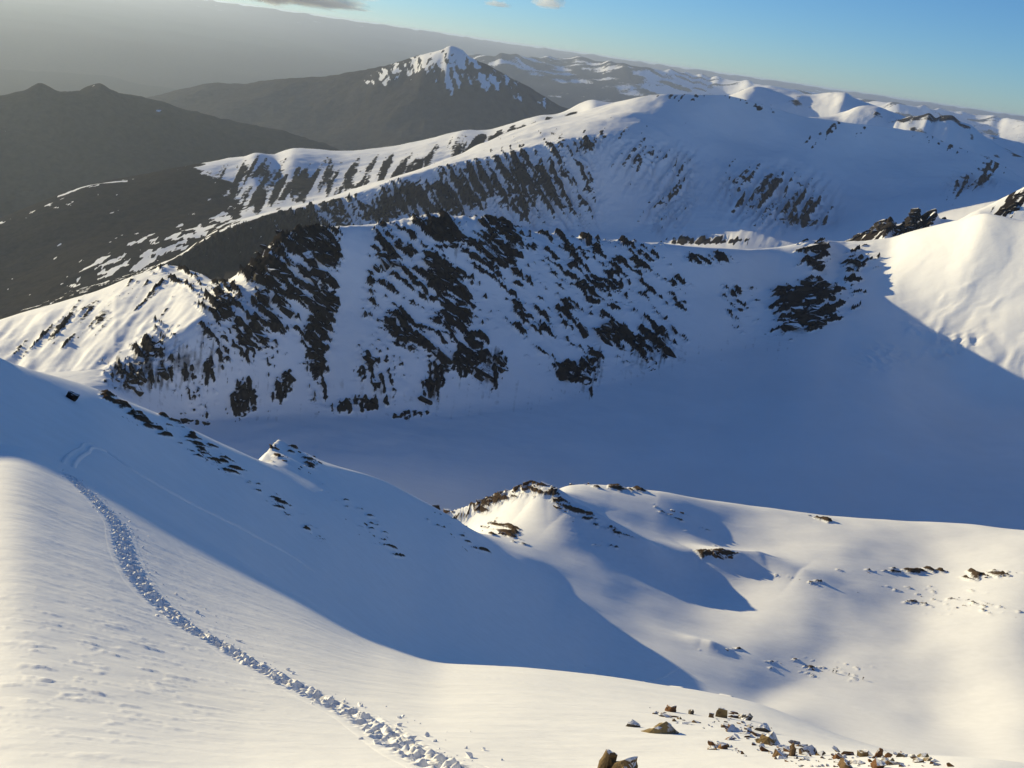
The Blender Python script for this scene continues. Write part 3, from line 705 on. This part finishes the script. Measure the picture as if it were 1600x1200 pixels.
# boulders of the near rib, each with its own look: (u, v of the foot, width px, height px, lean deg, colour, label)
def boulder_mat(n, ca, cb, cc, lo=0.74):
    return rock_mat(n, 0.10, ca, cb, cc, lo, lo + .14)
BM = {'ochre': boulder_mat('ochre_stone', (0.21, 0.15, 0.075), (0.09, 0.06, 0.035), (0.26, 0.20, 0.10)),
      'brown': boulder_mat('brown_stone', (0.14, 0.095, 0.055), (0.06, 0.04, 0.028), (0.17, 0.11, 0.06)),
      'grey': boulder_mat('grey_stone', (0.10, 0.085, 0.07), (0.05, 0.042, 0.036), (0.13, 0.11, 0.085), .6),
      'rust': boulder_mat('rusty_stone', (0.20, 0.10, 0.045), (0.09, 0.05, 0.03), (0.24, 0.14, 0.06))}
BOULDERS = [
    (947, 1204, 26, 38, -6, 'ochre', 'tall pointed ochre slab at the bottom edge, left of its twin'),
    (974, 1206, 40, 34, 8, 'ochre', 'broad mossy ochre boulder at the bottom edge beside the pointed slab'),
    (1032, 1148, 52, 32, 14, 'ochre', 'large brown wedge boulder with a snowy sloping top, left of the rock rib'),
    (988, 1138, 28, 17, 5, 'grey', 'grey snow-dusted stone just left of the large wedge boulder'),
    (1048, 1115, 24, 16, 10, 'rust', 'rusty triangular stone above the large wedge boulder'),
    (1080, 1119, 11, 13, 0, 'grey', 'small dark upright stone between the rusty stone and the ochre block'),
    (1127, 1124, 22, 21, -4, 'ochre', 'rounded ochre block standing at the top of the rock rib'),
    (1111, 1124, 10, 11, 0, 'brown', 'small dark fang of rock left of the ochre block'),
    (1166, 1128, 24, 16, 12, 'grey', 'dark grey snow-capped stone right of the ochre block'),
    (1192, 1146, 30, 14, 14, 'grey', 'flat grey stone half buried below the snow-capped stone'),
    (1150, 1147, 38, 10, 8, 'brown', 'long low brown stone with snow along its top'),
    (1140, 1159, 26, 9, 4, 'rust', 'low rusty slab lying under the long brown stone'),
    (1112, 1174, 18, 11, -6, 'brown', 'squat brown stone at the left end of the lowest row'),
    (1132, 1173, 22, 12, 10, 'rust', 'rusty stone beside the squat brown stone in the lowest row'),
    (1203, 1166, 44, 18, 16, 'ochre', 'wide yellowish boulder in the middle of the rock rib'),
    (1238, 1184, 14, 34, -3, 'brown', 'tall dark pinnacle of rock standing in the middle of the rib'),
    (1218, 1186, 26, 18, 6, 'brown', 'chunky brown stone at the foot of the dark pinnacle'),
    (1264, 1182, 34, 17, 12, 'brown', 'jagged brown stone right of the dark pinnacle'),
    (1312, 1189, 22, 11, 10, 'rust', 'small reddish stone between the pinnacle and the orange blocks'),
    (1348, 1186, 19, 18, 3, 'ochre', 'pale tan block left of the orange upright block'),
    (1371, 1187, 15, 23, -3, 'rust', 'upright orange block on the right part of the rib'),
    (1384, 1189, 11, 18, 4, 'rust', 'thin orange stone leaning beside the upright orange block'),
    (1372, 1203, 26, 18, 0, 'rust', 'reddish boulder at the bottom edge below the orange blocks'),
    (1325, 1203, 34, 14, 8, 'brown', 'low brown boulder at the bottom edge left of the reddish one'),
    (1410, 1185, 22, 11, 16, 'grey', 'grey snowy stone at the right end of the rib'),
]
for i, (u, v, w, h, lean, colr, lab) in enumerate(BOULDERS):
    g = near.hit(u, min(v, 1199) - 3)
    if v > 1199: g = near.hit(u, v - 3)
    k = g.length / F
    W, H = w * k * (.92 if i < 2 else .74), h * k * (.92 if i < 2 else .82)
    me = hull_mesh('boulder', BM[colr], 15, (W, W * .75, H * 1.5), 200 + i * 7, 3, 0.05)
    r = random.Random(i)
    o = link('boulder', me, None, label=lab, category='boulder', group='boulders of the near rock rib')
    o.matrix_world = Matrix.Translation(g + Vector((0, 0, -H * .02))) @ Matrix.Rotation(math.radians(lean) + r.gauss(0, .15), 4, 'Y') @ Matrix.Rotation(r.gauss(0, .2), 4, 'X') @ Matrix.Rotation(r.gauss(0, .5), 4, 'Z')
pool = [hull_mesh('stone', BM[c], 10, (1.2, .8, .8), 400 + k, 1, 0.05) for k, c in enumerate(('brown', 'rust', 'ochre', 'grey', 'brown', 'rust'))]
r = random.Random(5)
STONES = [(1150, 1140, 26, 8), (1130, 1168, 26, 6), (1215, 1172, 40, 9), (1270, 1180, 40, 8), (1190, 1150, 30, 8), (1340, 1190, 40, 8), (1380, 1190, 30, 6), (1240, 1190, 50, 8), (1060, 1125, 30, 6), (1160, 1130, 20, 8), (1440, 1188, 30, 5)]
NEAR = ['beside the ochre block', 'below the long brown stone', 'by the wide yellowish boulder', 'right of the dark pinnacle', 'by the flat grey stone', 'around the orange blocks', 'by the thin orange stone', 'at the foot of the dark pinnacle', 'above the wedge boulder', 'under the snow-capped stone', 'at the right end of the rib']
KIND = ['brown', 'rusty', 'ochre', 'grey', 'dark brown', 'reddish']
for k in range(270):
    si = r.randrange(len(STONES)); ki = r.randrange(6)
    u0, v0, su, sv = STONES[si]
    u = r.gauss(u0, su * .8); v = min(r.gauss(v0, sv * .6) + .28 * (u - u0), 1198)
    g = near.hit(u, v)
    if g.length > 40: continue
    s = (3 + 10 * r.random() ** 2.8) * g.length / F
    o = link('stone', pool[ki], None, label='small %s stone poking from the snow %s' % (KIND[ki], NEAR[si]), category='stone', group='small stones of the near rock rib')
    o.matrix_world = Matrix.Translation(g + Vector((0, 0, s * .08))) @ Matrix.Rotation(r.gauss(0, .5), 4, 'Z') @ Matrix.Rotation(r.gauss(.1, .3), 4, 'Y') @ Matrix.Diagonal((s * r.uniform(.8, 1.7), s * .8, s * r.uniform(.4, .9), 1))
g = near.hit(112, 624, 62)
o = link('boulder', hull_mesh('boulder', M_rock_wall, 12, (2.0, 1.6, 3.0), 333, 2, .04), None, label='lone black boulder high on the shaded slope at the left', category='boulder')
s = 15 * g.length / F / 2
o.matrix_world = Matrix.Translation(g + Vector((0, 0, .4 * s))) @ Matrix.Rotation(.5, 4, 'Y') @ Matrix.Diagonal((s, s, s, 1))

# ---------------------------------------------------------------- the trodden trail
def spline(P, step):
    P = np.array(P, float)
    t = np.concatenate([[0], np.cumsum(np.hypot(*np.diff(P[:, :2], axis=0).T))])
    q = np.arange(0, t[-1], step)
    out = np.stack([pchip(t, P[:, 0], q), pchip(t, P[:, 1], q)], -1)
    for _ in range(2):
        k = max(3, int(0.5 / step)) | 1
        for c in (0, 1):
            out[:, c] = np.convolve(np.pad(out[:, c], k // 2, mode='edge'), np.ones(k) / k, mode='valid')
    return out
def strip(name, path, half, step, nw, shape, label, exact=False):
    """a strip of trodden snow that follows a path over the ground"""
    base = spline(path, step)
    T = np.gradient(base, axis=0); T /= np.linalg.norm(T, axis=1)[:, None]
    Nn = np.stack([-T[:, 1], T[:, 0]], -1)
    w = np.linspace(-half, half, nw)
    e = half * .7
    gc = np.array([near.ground(x, y) for x, y in base]); gl = np.array([near.ground(*(b - n * e)) for b, n in zip(base, Nn)]); gr_ = np.array([near.ground(*(b + n * e)) for b, n in zip(base, Nn)])
    X = base[:, 0, None] + Nn[:, 0, None] * w; Y = base[:, 1, None] + Nn[:, 1, None] * w
    lin = w[None] / e
    if exact:
        Z = np.array([near.ground(x, y) for x, y in zip(X.ravel(), Y.ravel())]).reshape(X.shape)
    else:
        Z = gc[:, None] + np.where(lin < 0, (gc - gl)[:, None] * lin, (gr_ - gc)[:, None] * lin)
    S = np.repeat((np.arange(len(base)) * step)[:, None], nw, 1); Wd = np.repeat(w[None], len(base), 0)
    Z = Z + shape(S, Wd, X, Y)
    co = np.stack([X, Y, Z], -1).reshape(-1, 3)
    n, m = X.shape
    idx = np.arange(n * m).reshape(n, m)
    q = np.stack([idx[:-1, :-1], idx[1:, :-1], idx[1:, 1:], idx[:-1, 1:]], -1).reshape(-1, 4)
    return grid_mesh(name, co, q, M_clod, label, np.zeros(n * m)), base, Nn
TRAIL = [(775, 1240), (720, 1212), (690, 1195), (650, 1176), (605, 1148), (560, 1120), (500, 1092), (450, 1065), (400, 1040), (350, 1010), (300, 985), (262, 955), (227, 920), (205, 885), (192, 850), (186, 825), (166, 800), (142, 775), (122, 757), (106, 742)]
def near_shape(S, Wd, X, Y):
    hw = np.abs(Wd + .06 * fbm(S / .7, Wd * 0, 2))
    band = np.exp(-(hw / .25) ** 4)
    d1, v1 = cells(X / .14, Y / .11); d2, v2 = cells(X / .06 + 9, Y / .06)
    lump = (1 - (d1 / .62) ** 2).clip(0, 1) * (0.02 + 0.11 * v1 ** 1.7) + (1 - (d2 / .6) ** 2).clip(0, 1) * .025 * v2
    pocket = np.exp(-((Wd - 0.11 * np.sign(np.sin(S * math.pi / .36))) / .10) ** 2) * np.abs(np.sin(S * math.pi / .36)) ** .7
    z = band * (lump - 0.03) - 0.17 * pocket
    z += 0.03 * fbm(X / .12, Y / .12, 4, .6) * np.exp(-(hw / .34) ** 4)
    return z * (1 - sstep(.30, .42, np.abs(Wd))) + 0.004 - 0.03 * sstep(.44, .62, np.abs(Wd))
P = [near.hit(u, v)[:2] for u, v in TRAIL]
strip_o, base, Nn = strip('footprint_trail', P, .62, .024, 52, near_shape, 'broken trail of deep footprints crossing the sunlit near slope', True)
strip_o['kind'] = 'structure'
# lower the slope under the trail so that the prints go down into it
sel = (near.D < 48) & (near.D > 4)
px, py = near.X[sel], near.Y[sel]
sub = base[25:-10:3]
best = np.full(px.shape, 9.0)
for x, y in sub: best = np.minimum(best, np.hypot(px - x, py - y))
Zs = near.Z[sel] - 0.42 * (1 - sstep(.16, .40, best))
near.Z[sel] = Zs
o_near.data.vertices.foreach_set('co', np.stack([near.X, near.Y, near.Z], -1).reshape(-1).astype(np.float32)); o_near.data.update()
# clods thrown out beside it
bm = bmesh.new()
r = random.Random(11)
SIDE = [(200, 880, .6), (320, 990, .5), (480, 1062, .45), (600, 1112, .5)]
pool = [hull_mesh('clod', M_clod, 12, (1, .9, .7), 500 + k, 1, .06) for k in range(6)]
for k in range(320):
    i = r.randrange(len(base)); side = -1 if r.random() < .74 else 1
    off = side * (.18 + abs(r.gauss(0, .40 if side < 0 else .16)))
    x, y = base[i] + Nn[i] * off
    z = near.ground(x, y) + .42 * (1 - float(sstep(.16, .40, abs(off))))
    s = .02 + .085 * r.random() ** 3.5
    n0 = len(bm.verts)
    bm.from_mesh(pool[k % 6]); bm.verts.ensure_lookup_table()
    M = Matrix.Translation((x, y, z + s * .25)) @ Matrix.Rotation(r.uniform(0, 6.28), 4, 'Z') @ Matrix.Rotation(r.gauss(0, .5), 4, 'X') @ Matrix.Diagonal((s * r.uniform(.8, 1.9), s, s, 1))
    for vtx in bm.verts[n0:]: vtx.co = M @ vtx.co
me = bpy.data.meshes.new('snow_clods'); bm.to_mesh(me); bm.free(); me.materials.append(M_clod)
link('snow_clods', me, None, kind='stuff', label='loose clods of snow thrown out beside the footprint trail')
def groove(S, Wd, X, Y):
    hw = np.abs(Wd)
    d1, v1 = cells(X / .5, Y / .5)
    return .03 + .16 * np.exp(-((hw - .38) / .16) ** 2) * (.6 + .8 * v1) - .35 * sstep(.6, .8, hw)
P = [near.hit(u, v, 62)[:2] for u, v in [(106, 733), (113, 716), (131, 704), (150, 698), (166, 706), (200, 730), (250, 760), (300, 788), (350, 812), (400, 838), (450, 866), (490, 892)]]
strip('footprint_trail', P, .8, .12, 16, groove, 'thin continuation of the trail over the shaded slope')
def dots(S, Wd, X, Y):
    return .02 + .30 * np.exp(-(Wd / .3) ** 2) * sstep(.1, .8, np.sin(S * 2.1 + 1.2 * np.sin(S * .31))) - .3 * sstep(.5, .8, np.abs(Wd))
P = [near.hit(u, v, 62)[:2] for u, v in [(912, 1040), (940, 1052), (970, 1060), (1005, 1071), (1040, 1081), (1065, 1086), (1110, 1100), (1150, 1112)]]
strip('footprint_trail', P, .8, .15, 14, dots, 'dotted line of footprints coming down to the sunlit bench')
P = [near.hit(u, v, 62)[:2] for u, v in [(1018, 1064), (1030, 1060), (1045, 1052), (1060, 1043)]]
strip('footprint_trail', P, .8, .15, 16, groove, 'short diagonal track at the edge of the shadow on the bench')

# ---------------------------------------------------------------- climbers on the bench
def flat_mat(n, c):
    m, nt, b = new_mat(n)
    pos = N(nt, 'ShaderNodeNewGeometry').outputs['Position']
    nt.links.new(mix(nt, ramp(nt, noise(nt, pos, 9.0, 3), .3, .7), c, tuple(x * .6 for x in c)), b.inputs['Base Color'])
    b.inputs['Roughness'].default_value = .8
    return m
M_cl = [flat_mat('dark_clothing', (.03, .028, .03)), flat_mat('brown_clothing', (.06, .035, .025)), flat_mat('navy_clothing', (.02, .025, .05)), flat_mat('grey_clothing', (.05, .05, .05))]
M_pack = flat_mat('pack_cloth', (.07, .03, .02))
def skin(name, J, E, mat, sub=1):
    me = bpy.data.meshes.new(name); me.from_pydata([j[:3] for j in J], E, [])
    o = bpy.data.objects.new(name, me); scene.collection.objects.link(o)
    md = o.modifiers.new('skin', 'SKIN'); md.use_smooth_shade = True
    for k, j in enumerate(J): me.skin_vertices[0].data[k].radius = (j[3], j[3])
    me.skin_vertices[0].data[0].use_root = True
    s2 = o.modifiers.new('subsurf', 'SUBSURF'); s2.levels = sub
    dg = bpy.context.evaluated_depsgraph_get()
    m2 = bpy.data.meshes.new_from_object(o.evaluated_get(dg))
    bpy.data.objects.remove(o); bpy.data.meshes.remove(me)
    m2.materials.clear(); m2.materials.append(mat); m2.name = name
    return m2
def person(u, v, yaw, stride, mat, lab):
    g = near.hit(u, v, 300)
    J = [(0, 0, .95, .15), (0, .02, 1.2, .15), (0, .05, 1.42, .17), (0, .08, 1.55, .065), (0, .11, 1.68, .11), (0, .11, 1.77, .08),
         (.10, 0, .88, .10), (.11, stride * .6 + .06, .50, .075), (.11, stride * .8, .09, .06), (.11, stride * .8 + .16, .04, .045),
         (-.10, 0, .88, .10), (-.11, -stride * .35 + .04, .50, .075), (-.11, -stride, .10, .06), (-.11, -stride + .16, .05, .045),
         (.20, .05, 1.40, .075), (.27, .02, 1.13, .06), (.28, .24, .98, .045), (.28, .32, .95, .04),
         (-.20, .05, 1.40, .075), (-.27, -.02, 1.13, .06), (-.28, .20, 1.0, .045), (-.28, .28, .97, .04)]
    E = [(0, 1), (1, 2), (2, 3), (3, 4), (4, 5), (0, 6), (6, 7), (7, 8), (8, 9), (0, 10), (10, 11), (11, 12), (12, 13), (2, 14), (14, 15), (15, 16), (16, 17), (2, 18), (18, 19), (19, 20), (20, 21)]
    o = link('person', skin('person', J, E, mat), None, label=lab, category='person', group='climbers on the bench')
    o.location = g; o.rotation_euler = (0, 0, yaw)
    b = link('backpack', hull_mesh('backpack', M_pack, 14, (.36, .26, .58), 77, 1, .02), o)
    b.location = (0, -.22, 1.22)
    return o
person(1301, 1051, 1.6, .22, M_cl[0], 'climber in dark clothes, leftmost of the four on the sunlit bench')
person(1306, 1052, 1.4, .15, M_cl[3], 'grey clad climber close behind the leftmost climber on the bench')
person(1326, 1056, 1.5, .25, M_cl[2], 'climber walking alone between the pair and the last climber')
person(1348, 1062, 1.7, .20, M_cl[1], 'climber in brown, last and rightmost of the four on the bench')

# ---------------------------------------------------------------- clouds over the haze
def cloud_mat(n, dens, c):
    m = bpy.data.materials.new(n); m.use_nodes = True
    nt = m.node_tree; nt.nodes.clear()
    out = nt.nodes.new('ShaderNodeOutputMaterial'); v = nt.nodes.new('ShaderNodeVolumePrincipled')
    v.inputs['Color'].default_value = (*c, 1); v.inputs['Density'].default_value = dens; v.inputs['Anisotropy'].default_value = .35
    nt.links.new(v.outputs[0], out.inputs['Volume'])
    return m
def cloud(u, v, d, size, seed, dens, c, lab, tail=0):
    az, s = pix_ray(u, v); a = math.radians(float(az))
    bm = bmesh.new()
    bmesh.ops.create_icosphere(bm, subdivisions=6, radius=1.0)
    co = np.array([p.co[:] for p in bm.verts])
    n = fbm(co[:, 0] * 2.3 * size[0] / size[2] * .45 + seed, co[:, 1] * 1.6 + co[:, 2] * 2.3 + seed, 6, .6)
    rr = 1 + .42 * n
    taper = 1 - tail * np.clip(co[:, 0], -1, 1) ** 1
    P = co * rr[:, None] * np.array(size) * .5
    P[:, 2] *= np.clip(taper, .1, 2); P[:, 2] = np.where(P[:, 2] < 0, P[:, 2] * .35, P[:, 2])
    for p, q in zip(bm.verts, P): p.co = Vector(q)
    me = bpy.data.meshes.new('cloud'); bm.to_mesh(me); bm.free()
    me.materials.append(cloud_mat('cloud_vapour', dens, c))
    o = link('cloud', me, None, label=lab, category='cloud')
    o.location = (d * math.sin(a), d * math.cos(a), float(s) * d)
    zmin = P[:, 2].min() + o.location.z
    if zmin < 48: o.location.z += 48 - zmin
    o.rotation_euler = (0, 0, -a)
    return o
cloud(420, 6, 24000, (3900, 1800, 1000), 3.3, 1 / 560., (.98, .98, .98), 'long grey cloud lying on the haze at the top left', .3)
cloud(777, 8, 24000, (560, 400, 170), 8.1, 1 / 400., (.85, .85, .88), 'tiny grey wisp of cloud in the blue sky')
cloud(856, 6, 24000, (640, 500, 470), 5.7, 1 / 420., (.97, .96, .96), 'small white puff of cloud at the top edge')
